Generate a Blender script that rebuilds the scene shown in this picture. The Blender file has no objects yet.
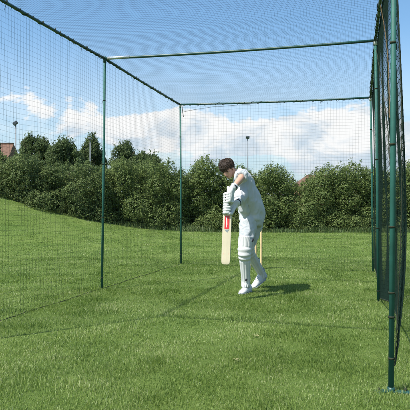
import bpy, bmesh, math, random
import numpy as np
from mathutils import Vector, Matrix, noise as mnoise

random.seed(7)
rng = np.random.default_rng(11)
SC = bpy.context.scene
COL = SC.collection
CAM_H, FPX, HOR = 1.12, 564.0, 204.5

def at(px, py, d):
    """a point d metres in front of the camera, measured off the photograph"""
    return np.array([(px - 205.0) / FPX * d, d, CAM_H + (HOR - py) / FPX * d])
def ground_at(px, py):
    d = FPX * CAM_H / (py - HOR)
    return np.array([(px - 205.0) / FPX * d, d, 0.0])
def sstep(a, b, x):
    t = np.clip((x - a) / (b - a), 0, 1)
    return t * t * (3 - 2 * t)

# ------------------------------------------------------------------ terrain
def terrain(x, y):
    x = np.asarray(x, float); y = np.asarray(y, float)
    q = np.log1p(np.exp((-x - 3.2) / 1.25)) * 0.40
    q = np.minimum(q, 2.0 + 0.02 * np.maximum(-x - 8, 0)) + 0.05
    bank = q * sstep(13.5, 22.5, y + 0.25 * np.clip(-x - 4, 0, 4)) * (1 - sstep(40, 75, y))
    return bank * (1 - sstep(30, 60, -x))

# ------------------------------------------------------------------ materials
def srgb(r, g, b):
    f = lambda c: (c / 12.92 if c <= .04045 else ((c + .055) / 1.055) ** 2.4)
    return (f(r / 255), f(g / 255), f(b / 255), 1)

def mat(name, col, rough=.6, spec=.4, noise=None, var=.25, metal=0, bump=0, bscale=60, coord='Object', sheen=0):
    m = bpy.data.materials.new(name); m.use_nodes = True
    nt = m.node_tree; b = nt.nodes['Principled BSDF']
    b.inputs['Roughness'].default_value = rough
    b.inputs['Specular IOR Level'].default_value = spec
    b.inputs['Metallic'].default_value = metal
    if sheen: b.inputs['Sheen Weight'].default_value = sheen
    col = tuple(col[:3]) + (1,)
    tc = nt.nodes.new('ShaderNodeTexCoord')
    if noise:
        n = nt.nodes.new('ShaderNodeTexNoise'); n.inputs['Scale'].default_value = noise
        n.inputs['Detail'].default_value = 6; n.inputs['Roughness'].default_value = .65
        nt.links.new(tc.outputs[coord], n.inputs['Vector'])
        mx = nt.nodes.new('ShaderNodeMix'); mx.data_type = 'RGBA'
        mr = nt.nodes.new('ShaderNodeMapRange'); mr.inputs[1].default_value = .3; mr.inputs[2].default_value = .7
        nt.links.new(n.outputs['Fac'], mr.inputs[0]); nt.links.new(mr.outputs[0], mx.inputs[0])
        mx.inputs[6].default_value = tuple(c * (1 - var) for c in col[:3]) + (1,)
        mx.inputs[7].default_value = tuple(min(1, c * (1 + var)) for c in col[:3]) + (1,)
        nt.links.new(mx.outputs[2], b.inputs['Base Color'])
    else:
        b.inputs['Base Color'].default_value = col
    if bump:
        n2 = nt.nodes.new('ShaderNodeTexNoise'); n2.inputs['Scale'].default_value = bscale; n2.inputs['Detail'].default_value = 5
        nt.links.new(tc.outputs[coord], n2.inputs['Vector'])
        bp = nt.nodes.new('ShaderNodeBump'); bp.inputs['Strength'].default_value = bump; bp.inputs['Distance'].default_value = .01
        nt.links.new(n2.outputs['Fac'], bp.inputs['Height']); nt.links.new(bp.outputs[0], b.inputs['Normal'])
    return m

def leaf_mat(name, cols, transl=.35, nscale=.6, rough=.5, patch=.35, tcol=None, spec=.3):
    """cols = list of (pos, rgb): picked per leaf; large soft patches shift it"""
    m = bpy.data.materials.new(name); m.use_nodes = True
    nt = m.node_tree; N = nt.nodes; L = nt.links
    b = N['Principled BSDF']; out = N['Material Output']
    geo = N.new('ShaderNodeNewGeometry'); tc = N.new('ShaderNodeTexCoord')
    n = N.new('ShaderNodeTexNoise'); n.inputs['Scale'].default_value = nscale; n.inputs['Detail'].default_value = 4
    L.new(tc.outputs['Object'], n.inputs['Vector'])
    ma = N.new('ShaderNodeMath'); ma.operation = 'MULTIPLY_ADD'      # (noise-.5)*patch*2 + rand
    s = N.new('ShaderNodeMath'); s.operation = 'SUBTRACT'; s.inputs[1].default_value = .5
    L.new(n.outputs['Fac'], s.inputs[0]); L.new(s.outputs[0], ma.inputs[0]); ma.inputs[1].default_value = patch * 4
    L.new(geo.outputs['Random Per Island'], ma.inputs[2]); ma.use_clamp = True
    cr = N.new('ShaderNodeValToRGB'); el = cr.color_ramp.elements
    while len(el) < len(cols): el.new(.5)
    for e, (p, c) in zip(el, cols): e.position = p; e.color = tuple(c) + (1,)
    L.new(ma.outputs[0], cr.inputs['Fac']); L.new(cr.outputs['Color'], b.inputs['Base Color'])
    b.inputs['Roughness'].default_value = rough; b.inputs['Specular IOR Level'].default_value = spec
    tr = N.new('ShaderNodeBsdfTranslucent'); mx = N.new('ShaderNodeMixShader'); mx.inputs[0].default_value = transl
    if tcol:
        hm = N.new('ShaderNodeMix'); hm.data_type = 'RGBA'; hm.blend_type = 'MULTIPLY'; hm.inputs[0].default_value = 1
        L.new(cr.outputs['Color'], hm.inputs[6]); hm.inputs[7].default_value = tuple(tcol) + (1,)
        L.new(hm.outputs[2], tr.inputs['Color'])
    else:
        L.new(cr.outputs['Color'], tr.inputs['Color'])
    L.new(b.outputs[0], mx.inputs[1]); L.new(tr.outputs[0], mx.inputs[2]); L.new(mx.outputs[0], out.inputs['Surface'])
    return m

M = {}
M['green'] = mat('green_coated_steel', (.021, .098, .078), .6, .35, noise=9, var=.18, bump=.05, bscale=200)
M['rail'] = mat('dark_green_steel', (.012, .06, .05), .42, .5, noise=9, var=.25)
M['silver'] = mat('bare_steel', (.62, .64, .64), .35, .5, noise=30, var=.15, metal=.6)
M['cap'] = mat('pale_plastic_joint', (.5, .52, .5), .5, .4, noise=40, var=.15)
M['cord'] = mat('dark_net_twine', (.011, .024, .018), .85, .05, noise=40, var=.3)
M['rope'] = mat('dark_rope', (.03, .036, .022), .85, .15, noise=60, var=.5)
M['rust_rope'] = mat('brown_edge_rope', (.10, .07, .035), .85, .15, noise=60, var=.5)
M['shirt'] = mat('white_cotton', (.48, .495, .51), .85, .15, noise=5, var=.05, bump=.4, bscale=26, sheen=.1)
M['trouser'] = mat('white_trouser_cloth', (.46, .48, .50), .85, .15, noise=5, var=.05, bump=.4, bscale=28, sheen=.1)
M['pad'] = mat('white_pad_leather', (.58, .58, .57), .6, .3, noise=9, var=.08, bump=.08, bscale=90)
M['pad_grey'] = mat('grey_pad_trim', (.30, .33, .36), .6, .3, noise=20, var=.1)
M['glove'] = mat('white_glove_leather', (.58, .58, .56), .6, .35, noise=18, var=.06, bump=.1, bscale=140)
M['black'] = mat('black_trim', (.02, .022, .026), .6, .3)
M['sole'] = mat('grey_rubber', (.32, .34, .36), .7, .2, noise=30, var=.15)
M['skin'] = mat('skin', (.52, .30, .21), .5, .35, noise=25, var=.08)
M['lip'] = mat('lips', (.34, .14, .115), .5, .35)
M['eye'] = mat('eye_dark', (.03, .022, .018), .2, .5)
M['brow'] = mat('brow_hair', (.035, .02, .012), .7, .2)
M['hair'] = mat('brown_hair', (.040, .023, .014), .5, .4, noise=45, var=.5)
M['willow'] = mat('pale_willow', (.62, .54, .38), .45, .4, noise=6, var=.08)
M['grip'] = mat('white_rubber_grip', (.7, .7, .68), .7, .2, noise=60, var=.08, bump=.3, bscale=220)
M['red'] = mat('red_sticker', (.62, .035, .04), .35, .45)
M['pink'] = mat('pale_red_print', (.72, .36, .28), .45, .4)
M['white'] = mat('white_print', (.82, .78, .76), .4, .4)
M['grey_print'] = mat('grey_print', (.25, .28, .27), .4, .4)
M['stump'] = mat('varnished_ash', (.62, .47, .25), .4, .45, noise=12, var=.15)
M['bark'] = mat('bark', (.10, .075, .05), .9, .1, noise=8, var=.4, bump=.5, bscale=30)
M['mast'] = mat('grey_mast', (.15, .17, .19), .5, .4, noise=4, var=.1)
M['lamp_head'] = mat('dark_floodlight', (.03, .045, .05), .4, .4)
M['lamp_glass'] = mat('lamp_glass', (.05, .06, .065), .3, .4)
M['lamp_pale'] = mat('pale_lamp', (.20, .22, .225), .6, .2)
M['tile'] = mat('red_clay_tile', (.15, .085, .06), .8, .2, noise=3, var=.3, bump=.6, bscale=8)
M['brick'] = mat('house_brick', (.33, .18, .12), .85, .15, noise=5, var=.25)
M['glass'] = mat('dark_window_glass', (.04, .05, .06), .1, .6)
M['frame_white'] = mat('white_window_frame', (.75, .75, .73), .5, .3)
M['dry'] = mat('dry_leaf', (.22, .22, .10), .8, .2, noise=40, var=.25)

# ------------------------------------------------------------------ mesh helpers
def wloc(o):
    v = Vector((0, 0, 0))
    while o is not None:
        v = v + o.location; o = o.parent
    return v

def link(name, me, m, parent=None, smooth=True):
    if m is not None: me.materials.append(m)
    if smooth and len(me.polygons): me.polygons.foreach_set('use_smooth', np.ones(len(me.polygons), bool))
    o = bpy.data.objects.new(name, me); COL.objects.link(o)
    if parent is not None: o.parent = parent
    return o

def arr_mesh(name, V, F):
    """V (n,3); F (m,k) equal-sized faces, or a list of such arrays"""
    Fs = F if isinstance(F, list) else [F]
    me = bpy.data.meshes.new(name)
    V = np.ascontiguousarray(V, np.float32)
    me.vertices.add(len(V)); me.vertices.foreach_set('co', V.ravel())
    loops = np.concatenate([f.ravel() for f in Fs]).astype(np.int32)
    tot = np.concatenate([np.full(len(f), f.shape[1]) for f in Fs]).astype(np.int32)
    start = np.concatenate([[0], np.cumsum(tot)[:-1]]).astype(np.int32)
    me.loops.add(len(loops)); me.loops.foreach_set('vertex_index', loops)
    me.polygons.add(len(tot)); me.polygons.foreach_set('loop_start', start); me.polygons.foreach_set('loop_total', tot)
    me.update(calc_edges=True)
    return me

def put(name, V, F, m, parent=None, smooth=True):
    V = np.asarray(V, float)
    if parent is not None: V = V - np.array(wloc(parent))
    return link(name, arr_mesh(name, V, F), m, parent, smooth)

def put_bm(name, bm, m, parent=None, smooth=True):
    bmesh.ops.recalc_face_normals(bm, faces=bm.faces)
    if parent is not None: bmesh.ops.translate(bm, verts=bm.verts, vec=-wloc(parent))
    me = bpy.data.meshes.new(name); bm.to_mesh(me); bm.free()
    return link(name, me, m, parent, smooth)

def empty(name, loc):
    o = bpy.data.objects.new(name, None); COL.objects.link(o); o.location = tuple(loc); o.empty_display_size = .1
    return o

def tag(o, label=None, cat=None, group=None, kind=None):
    if label: o['label'] = label
    if cat: o['category'] = cat
    if group: o['group'] = group
    if kind: o['kind'] = kind
    return o

def strands(P, r, k=3, ref=(0.31, 0.83, 0.46)):
    """P (M,N,3) polylines -> k-sided tubes"""
    P = np.asarray(P, float); Mn, N, _ = P.shape
    T = np.gradient(P, axis=1); T /= np.linalg.norm(T, axis=2, keepdims=True) + 1e-9
    A = np.cross(T, np.array(ref)); A /= np.linalg.norm(A, axis=2, keepdims=True) + 1e-9
    B = np.cross(T, A)
    ring = [P + r * (math.cos(2 * math.pi * i / k) * A + math.sin(2 * math.pi * i / k) * B) for i in range(k)]
    V = np.stack(ring, axis=2).reshape(-1, 3)
    idx = np.arange(Mn * N * k).reshape(Mn, N, k)
    a = idx[:, :-1, :]; b = idx[:, 1:, :]
    F = np.stack([a, b, np.roll(b, -1, 2), np.roll(a, -1, 2)], axis=-1).reshape(-1, 4)
    return V, F

def merge(parts):
    Vs, Fs, o = [], [], 0
    for V, F in parts:
        Vs.append(V); o0 = o; o += len(V)
        for f in (F if isinstance(F, list) else [F]): Fs.append(f + o0)
    byk = {}
    for f in Fs: byk.setdefault(f.shape[1], []).append(f)
    return np.concatenate(Vs), [np.concatenate(v) for v in byk.values()]

def tube(bm, pts, rad, n=14, hint=None, cap=True):
    """tapering tube / loft through pts; rad = float or (ra, rb): ra along hint, rb across"""
    pts = [Vector(p) for p in pts]; rings = []; prev = None
    for i, p in enumerate(pts):
        t = (pts[min(i + 1, len(pts) - 1)] - pts[max(i - 1, 0)]).normalized()
        h = hint[i] if isinstance(hint, list) else hint
        if h is not None:
            a = Vector(h)
        elif prev is not None:
            a = prev
        else:
            a = Vector((1, 0, 0)) if abs(t.x) < .8 else Vector((0, 1, 0))
        a = (a - t * a.dot(t)).normalized(); b = t.cross(a); prev = a
        r = rad[i] if isinstance(rad, (list, tuple)) else rad
        ra, rb = r if isinstance(r, tuple) else (r, r)
        rings.append([bm.verts.new(p + a * (ra * math.cos(2 * math.pi * k / n)) + b * (rb * math.sin(2 * math.pi * k / n))) for k in range(n)])
    for r0, r1 in zip(rings, rings[1:]):
        for k in range(n):
            bm.faces.new((r0[k], r0[(k + 1) % n], r1[(k + 1) % n], r1[k]))
    if cap:
        bm.faces.new(rings[0][::-1]); bm.faces.new(rings[-1])
    return rings

def ball(bm, c, rad, R=None, seg=18):
    """ellipsoid with radii rad in the frame R (3 column vectors)"""
    m = Matrix.Diagonal(Vector(rad)).to_4x4()
    if R is not None: m = R.to_4x4() @ m
    bmesh.ops.create_uvsphere(bm, u_segments=seg, v_segments=max(6, seg // 2 + 2), radius=1, matrix=Matrix.Translation(Vector(c)) @ m)

def box(bm, c, s, R=None, bev=0):
    m = Matrix.Diagonal(Vector(s)).to_4x4()
    if R is not None: m = R.to_4x4() @ m
    g = bmesh.ops.create_cube(bm, size=1, matrix=Matrix.Translation(Vector(c)) @ m)
    if bev:
        es = list({e for v in g['verts'] for e in v.link_edges})
        bmesh.ops.bevel(bm, geom=es, offset=bev, segments=2, profile=.6, affect='EDGES')

def remesh(bm, voxel, smooth=4, fac=.5):
    bmesh.ops.recalc_face_normals(bm, faces=bm.faces)
    me = bpy.data.meshes.new('tmp'); bm.to_mesh(me); bm.free()
    o = bpy.data.objects.new('tmp', me); COL.objects.link(o)
    md = o.modifiers.new('r', 'REMESH'); md.mode = 'VOXEL'; md.voxel_size = voxel
    if smooth:
        sm = o.modifiers.new('s', 'SMOOTH'); sm.iterations = smooth; sm.factor = fac
    dg = bpy.context.evaluated_depsgraph_get()
    res = bpy.data.meshes.new_from_object(o.evaluated_get(dg))
    bpy.data.objects.remove(o); bpy.data.meshes.remove(me)
    return res

def put_mesh(name, me, m, parent=None):
    me.name = name
    if parent is not None: me.transform(Matrix.Translation(-wloc(parent)))
    me.materials.clear()
    return link(name, me, m, parent)

def wrinkle(me, amp, scale, stretch=(1, 1, 1), amp2=0, scale2=30, zmin=-9):
    no = [v.normal.copy() for v in me.vertices]
    for v, n in zip(me.vertices, no):
        p = Vector((v.co.x * stretch[0], v.co.y * stretch[1], v.co.z * stretch[2])) * scale
        w = mnoise.noise(p + Vector((3, 7, 1)) + .6 * mnoise.noise_vector(p * .6))
        f = amp * (1 - 2 * abs(w)) * .8                       # ridged: reads as folds
        if amp2: f += amp2 * mnoise.noise(p * (scale2 / scale))
        v.co += n * f * min(1, max(0, (v.co.z - zmin) / .12))
    me.update()

def frame(x, y, z):
    return Matrix((Vector(x), Vector(y), Vector(z))).transposed()

# ------------------------------------------------------------------ ground
def build_ground():
    xs = np.concatenate([np.linspace(-900, -60, 10), np.linspace(-50, 50, 161), np.linspace(60, 900, 10)])
    ys = np.concatenate([np.linspace(-200, -10, 6), np.linspace(-5, 50, 89), np.linspace(55, 100, 19), np.linspace(120, 1800, 12)])
    X, Y = np.meshgrid(xs, ys)
    Z = terrain(X, Y)
    V = np.stack([X, Y, Z], -1).reshape(-1, 3)
    idx = np.arange(len(V)).reshape(X.shape)
    F = np.stack([idx[:-1, :-1], idx[:-1, 1:], idx[1:, 1:], idx[1:, :-1]], -1).reshape(-1, 4)
    m = bpy.data.materials.new('mown_turf'); m.use_nodes = True
    nt = m.node_tree; N = nt.nodes; L = nt.links; b = N['Principled BSDF']
    tc = N.new('ShaderNodeTexCoord')
    def nz(scale, det, rough=.6):
        n = N.new('ShaderNodeTexNoise'); n.inputs['Scale'].default_value = scale; n.inputs['Detail'].default_value = det
        n.inputs['Roughness'].default_value = rough; L.new(tc.outputs['Object'], n.inputs['Vector']); return n
    n1, n2 = nz(.55, 5), nz(9, 8, .75)
    add = N.new('ShaderNodeMath'); add.operation = 'MULTIPLY_ADD'; add.inputs[1].default_value = .55
    L.new(n1.outputs['Fac'], add.inputs[0])
    mul = N.new('ShaderNodeMath'); mul.operation = 'MULTIPLY'; mul.inputs[1].default_value = .45
    L.new(n2.outputs['Fac'], mul.inputs[0]); L.new(mul.outputs[0], add.inputs[2])
    cr = N.new('ShaderNodeValToRGB'); e = cr.color_ramp.elements
    e[0].position = .34; e[0].color = (.075, .130, .024, 1)
    e[1].position = .66; e[1].color = (.165, .220, .056, 1)
    L.new(add.outputs[0], cr.inputs['Fac']); L.new(cr.outputs['Color'], b.inputs['Base Color'])
    b.inputs['Roughness'].default_value = .9; b.inputs['Specular IOR Level'].default_value = .1
    bp = N.new('ShaderNodeBump'); bp.inputs['Strength'].default_value = .8; bp.inputs['Distance'].default_value = .03
    n3 = nz(45, 6, .7); L.new(n3.outputs['Fac'], bp.inputs['Height']); L.new(bp.outputs[0], b.inputs['Normal'])
    o = put('ground', V, F, m); tag(o, kind='structure')
build_ground()

def vnoise(x, y, s, seed=0):
    """cheap smooth value noise (numpy)"""
    x = x * s; y = y * s
    xi = np.floor(x).astype(int); yi = np.floor(y).astype(int); fx = x - xi; fy = y - yi
    fx = fx * fx * (3 - 2 * fx); fy = fy * fy * (3 - 2 * fy)
    def h(a, b):
        n = (a * 374761393 + b * 668265263 + seed * 974634777) & 0x7fffffff
        n = ((n ^ (n >> 13)) * 1274126177) & 0x7fffffff
        return ((n ^ (n >> 16)) & 0xffff) / 65535.0
    return (h(xi, yi) * (1 - fx) + h(xi + 1, yi) * fx) * (1 - fy) + (h(xi, yi + 1) * (1 - fx) + h(xi + 1, yi + 1) * fx) * fy

def blades(x, y, h, w, lean, name, m, kind_label):
    n = len(x)
    z = terrain(x, y)
    az = rng.uniform(0, 2 * np.pi, n)
    flow = vnoise(x, y, 1.3, 5) * 6.28
    la = np.where(rng.random(n) < .55, flow + rng.normal(0, .7, n), rng.uniform(0, 2 * np.pi, n))
    dirx, diry = np.cos(la), np.sin(la)
    sx, sy = -np.sin(az) * w / 2, np.cos(az) * w / 2
    base = np.stack([x, y, z - .004], -1); side = np.stack([sx, sy, np.zeros(n)], -1)
    d3 = np.stack([dirx * lean, diry * lean, np.zeros(n)], -1)
    up = np.zeros((n, 3)); up[:, 2] = 1
    mid = base + up * (h * .55)[:, None] + d3 * (h * .28)[:, None]
    tip = base + up * (h * np.sqrt(np.clip(1 - (lean * .8) ** 2, .12, 1)))[:, None] + d3 * (h * .9)[:, None]
    V = np.stack([base - side, base + side, mid + side * .75, mid - side * .75, tip], 1).reshape(-1, 3)
    o = np.arange(n)[:, None] * 5
    F = [np.concatenate([o, o + 1, o + 2, o + 3], 1), np.concatenate([o + 3, o + 2, o + 4], 1)]
    ob = put(name, V, F, m, smooth=False)
    return ob

def scatter(d0, d1, per_m2, margin=.8):
    """random points on the field between two distances, inside a widened view wedge"""
    area = .78 * (d1 * d1 - d0 * d0) / 2 + 2 * margin * (d1 - d0)
    n = int(area * per_m2 * 1.05)
    d = np.sqrt(rng.uniform(d0 * d0, d1 * d1, n)); half = .39 * d + margin
    x = rng.uniform(-1, 1, n) * half
    return x, d

M['grass'] = leaf_mat('grass_blades', [(0, (.066, .122, .022)), (.45, (.155, .228, .047)), (.8, (.238, .310, .085)), (1, (.36, .39, .18))],
                      transl=.35, nscale=1.6, rough=.45, patch=.36, tcol=(1.2, 1.25, .7), spec=.35)
def build_grass():
    X, Y, H, W, Ln = [], [], [], [], []
    for d0, d1, dens, hh, ww, mg in ((2.3, 4.6, 15000, .027, .0027, .5), (4.6, 7.5, 7800, .027, .0038, .6), (7.5, 12, 3200, .028, .0055, .8),
                                 (12, 24, 900, .028, .009, 1.2)):
        x, y = scatter(d0, d1, dens, mg)
        c = vnoise(x, y, 3.1, 1) * .55 + vnoise(x, y, 9, 2) * .45
        keep = rng.random(len(x)) < (.45 + .75 * c)
        x, y, c = x[keep], y[keep], c[keep]
        n = len(x)
        X.append(x); Y.append(y)
        H.append(hh * (.35 + 1.3 * c) * rng.uniform(.6, 1.35, n))
        W.append(ww * rng.uniform(.7, 1.3, n)); Ln.append(np.clip(rng.normal(.55, .3, n), .05, 1.1))
    o = blades(*map(np.concatenate, (X, Y, H, W, Ln)), 'grass', M['grass'], '')
    tag(o, 'short mown green grass covering the playing field', 'grass', kind='stuff')
build_grass()

# ------------------------------------------------------------------ leaves, shrubs, trees
def leaf_cloud(C, length, width, outward, up=.25, droop=0):
    n = len(C)
    nrm = outward + rng.normal(0, .65, (n, 3)) + np.array([0, 0, up])
    nrm /= np.linalg.norm(nrm, axis=1, keepdims=True)
    l = np.cross(nrm, rng.normal(0, 1, (n, 3))); l /= np.linalg.norm(l, axis=1, keepdims=True)
    s = np.cross(nrm, l)
    L = (length * rng.uniform(.65, 1.3, n))[:, None]; W = (width * rng.uniform(.7, 1.25, n))[:, None]
    fold = nrm * (W * .18)
    V = np.stack([C - l * L * .5, C + s * W * .5 + fold - l * L * .08, C + l * L * .5, C - s * W * .5 + fold - l * L * .08], 1).reshape(-1, 3)
    o = np.arange(n)[:, None] * 4
    return V, np.concatenate([o, o + 1, o + 2, o + 3], 1)

def lobes_to_leaves(lobes, per_area, shell=.28, floor=None):
    Cs, Os = [], []
    for c, r, sq in lobes:
        n = int(per_area * 4 * math.pi * r * r)
        v = rng.normal(0, 1, (n, 3)); v /= np.linalg.norm(v, axis=1, keepdims=True)
        lump = 1 + .22 * np.sin(v[:, 0] * 5 + c[0] * 3) * np.sin(v[:, 2] * 6 + c[2] * 5) + .12 * np.sin(v[:, 1] * 9 + c[0])
        rr = r * lump * (1 - shell * rng.random(n) ** 1.6) * np.where(rng.random(n) < .06, 1.18, 1)
        Cs.append(np.array(c) + v * rr[:, None] * np.array([1, 1, sq])); Os.append(v)
    C = np.concatenate(Cs); O = np.concatenate(Os)
    if floor is not None:
        k = C[:, 2] > floor(C[:, 0], C[:, 1]) + .03; C, O = C[k], O[k]
    return C, O

def shoots(tops, n, hmin, hmax, per=9):
    """upright leafy twigs sticking out of the top"""
    i = rng.integers(0, len(tops), n); b = tops[i]
    h = rng.uniform(hmin, hmax, n); tilt = rng.normal(0, .22, (n, 2))
    t = rng.random((n, per)) ** .8
    P = b[:, None, :] + np.stack([tilt[:, 0:1] * t * h[:, None], tilt[:, 1:2] * t * h[:, None], t * h[:, None]], -1)
    P = P.reshape(-1, 3) + rng.normal(0, .03, (n * per, 3)) * 1.0
    O = rng.normal(0, 1, P.shape); O /= np.linalg.norm(O, axis=1, keepdims=True)
    return P, O

HEDGE = leaf_mat('hedge_leaves', [(0, (.070, .110, .032)), (.5, (.150, .200, .060)), (.85, (.215, .265, .090)), (1, (.21, .26, .105))], transl=.45, spec=.15, nscale=.8, patch=.16, rough=.45)
HEDGE2 = leaf_mat('hawthorn_leaves', [(0, (.066, .104, .036)), (.5, (.140, .188, .064)), (.85, (.20, .245, .092)), (1, (.20, .25, .105))], transl=.45, spec=.15, nscale=.8, patch=.16, rough=.45)
TREE = leaf_mat('tree_leaves', [(0, (.050, .082, .030)), (.5, (.115, .158, .060)), (.9, (.168, .212, .084)), (1, (.165, .205, .095))], transl=.45, spec=.15, nscale=.5, patch=.16, rough=.5)

def branches(bm, base, top, r, n, spread, seg=7):
    base = np.array(base); top = np.array(top)
    k = [base + (top - base) * t + np.array([.05 * math.sin(5 * t), .04 * math.cos(4 * t), 0]) * np.linalg.norm(top - base) * .3 * t for t in (0, .3, .6, 1)]
    tube(bm, [tuple(p) for p in k], [r, r * .75, r * .5, r * .15], seg)
    for i in range(n):
        t = random.uniform(.25, .85); p = base + (top - base) * t
        a = random.uniform(0, 6.28); L = spread * random.uniform(.5, 1)
        q = p + np.array([math.cos(a) * L * .5, math.sin(a) * L * .5, L * .35]); e = p + np.array([math.cos(a) * L, math.sin(a) * L, L * .8])
        tube(bm, [tuple(p), tuple(q), tuple(e)], [r * .45, r * .3, r * .08], 5)

def shrub(label, px0, px1, ptop, d, depth, m, group, cat='shrub', name='hedge_shrub', leaf=(.066, .042), dens=520, profile=None, shoot=(130, .08, .30), seed=0):
    """a bushy hedge shrub spanning px0..px1 of the photo, its top at row ptop, d metres away"""
    rs = np.random.default_rng(100 + seed)
    x0, x1 = (px0 - 205) / FPX * d, (px1 - 205) / FPX * d
    cx = (x0 + x1) / 2; g = float(terrain(cx, d)); root = empty(name, (cx, d, g))
    lobes = []; tops = []
    nx = max(2, int((x1 - x0) / .42))
    for i in range(nx):
        u = (i + .5) / nx; x = x0 + (x1 - x0) * u
        edge = 1 - (abs(2 * u - 1)) ** 4 * .09
        pt = profile(u) if profile else ptop
        ztop = CAM_H + (HOR - pt) / FPX * d; gx = float(terrain(x, d))
        H = (ztop - gx) * edge
        nzl = max(2, int(H / .48))
        for j in range(nzl):
            for kx in range(2):
                v = (j + .5) / nzl
                r = rs.uniform(.32, .52) * (1 - .15 * v)
                dep = depth * .5 * math.sqrt(max(.1, 1 - (v * .82) ** 2.2))
                yy = d + dep * (rs.uniform(-1, -.35) if kx == 0 else rs.uniform(-.2, .9)) + .15
                zc = gx + min(H - r * .75, v * H + rs.uniform(-.15, .15)); xc = x + rs.uniform(-.25, .25)
                lobes.append(((xc, yy, max(gx + .15, zc)), r, rs.uniform(.8, 1.1)))
                if v > .6: tops.append((xc, yy, zc + r * .8))
    C, O = lobes_to_leaves(lobes, dens, floor=terrain)
    S, SO = shoots(np.array(tops), int(shoot[0] * (x1 - x0) / 3), shoot[1], shoot[2])
    C = np.concatenate([C, S]); O = np.concatenate([O, SO])
    # twiggy inner leaves, so that little light comes through
    n_in = int(4200 * (x1 - x0)); ui = rs.random(n_in); xi = x0 + (x1 - x0) * (.04 + .92 * ui); gi = terrain(xi, np.full(n_in, d))
    hi = np.array([(CAM_H + (HOR - (profile(t) if profile else ptop)) / FPX * d) for t in ui]) - gi
    zi = gi + rs.random(n_in) * (hi * .86); yi = d + .2 + rs.normal(0, .22, n_in) * depth * .5
    Oi = rs.normal(0, 1, (n_in, 3)) * np.array([.5, 1.5, .5])
    C = np.concatenate([C, np.stack([xi, yi, zi], -1)]); O = np.concatenate([O, Oi / np.linalg.norm(Oi, axis=1, keepdims=True)])
    V, F = leaf_cloud(C, leaf[0], leaf[1], O, up=.35)
    put('foliage', V, F, m, root, smooth=False)
    for i in range(max(2, int((x1 - x0) / 1.0))):
        bm = bmesh.new(); x = x0 + (x1 - x0) * (i + .5) / max(2, int((x1 - x0) / 1.0)) + rs.uniform(-.15, .15); gx = float(terrain(x, d + .2))
        branches(bm, (x, d + .2, gx - .05), (x + rs.uniform(-.3, .3), d + .2, gx + 1.7), .05, 7, .8)
        put_bm('stem', bm, M['bark'], root)
    tag(root, label, cat, group)
    return root

HG = 'shrubs of the boundary hedge'
wav = lambda base, amp, ph, fr=2.2: (lambda u: base + amp * math.sin(fr * 6.28 * u + ph) + amp * .5 * math.sin(fr * 15 * u + 2 * ph))
shrub('broad rounded hedge shrub on the grass bank below the red roofed house', -40, 53, 157, 21.6, 2.6, HEDGE2, HG, profile=lambda u: 157 + 9 * max(0, u - .78) / .22 - 3 * math.sin(u * 9), seed=1)
shrub('rounded hedge shrub at the foot of the grey lamp post', 47, 108, 168, 22.0, 2.4, HEDGE2, HG, profile=lambda u: 171 - 6 * math.sin(3.1 * u) + 1.5 * math.sin(u * 17), seed=2)
shrub('tall dense hedge shrub standing between the two left cage posts', 101, 184, 162, 22.6, 2.5, HEDGE, HG, profile=lambda u: 166 - 3 * math.sin(4 * u) + 2 * math.sin(u * 21) + 3 * (u > .9), seed=3)
shrub('hedge shrub directly behind the head and gloves of the batsman', 180, 246, 163, 22.8, 2.3, HEDGE, HG, profile=lambda u: 170 - 12 * math.exp(-((u - .38) / .13) ** 2) + 2 * math.sin(u * 19), seed=4)
shrub('hedge shrub just left of the dip where a red roof shows', 243, 298, 172, 23.0, 2.3, HEDGE, HG, profile=lambda u: 174 - 4 * math.sin(3.1 * u + .2) + 7 * max(0, u - .8) / .2 + 1.5 * math.sin(u * 23), seed=5)
shrub('broad hedge shrub from the red roof dip to the right side net', 302.5, 384, 170, 23.0, 2.3, HEDGE, HG, profile=lambda u: 172 - 4 * math.sin(3 * u) + 9 * max(0, .12 - u) / .12 + 2 * math.sin(u * 25), seed=6)
shrub('broad hedge shrub at the far right outside the cage, behind the near post', 380, 520, 168, 23.0, 2.3, HEDGE, HG, profile=lambda u: 168 + 2 * math.sin(u * 21), seed=7)

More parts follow.
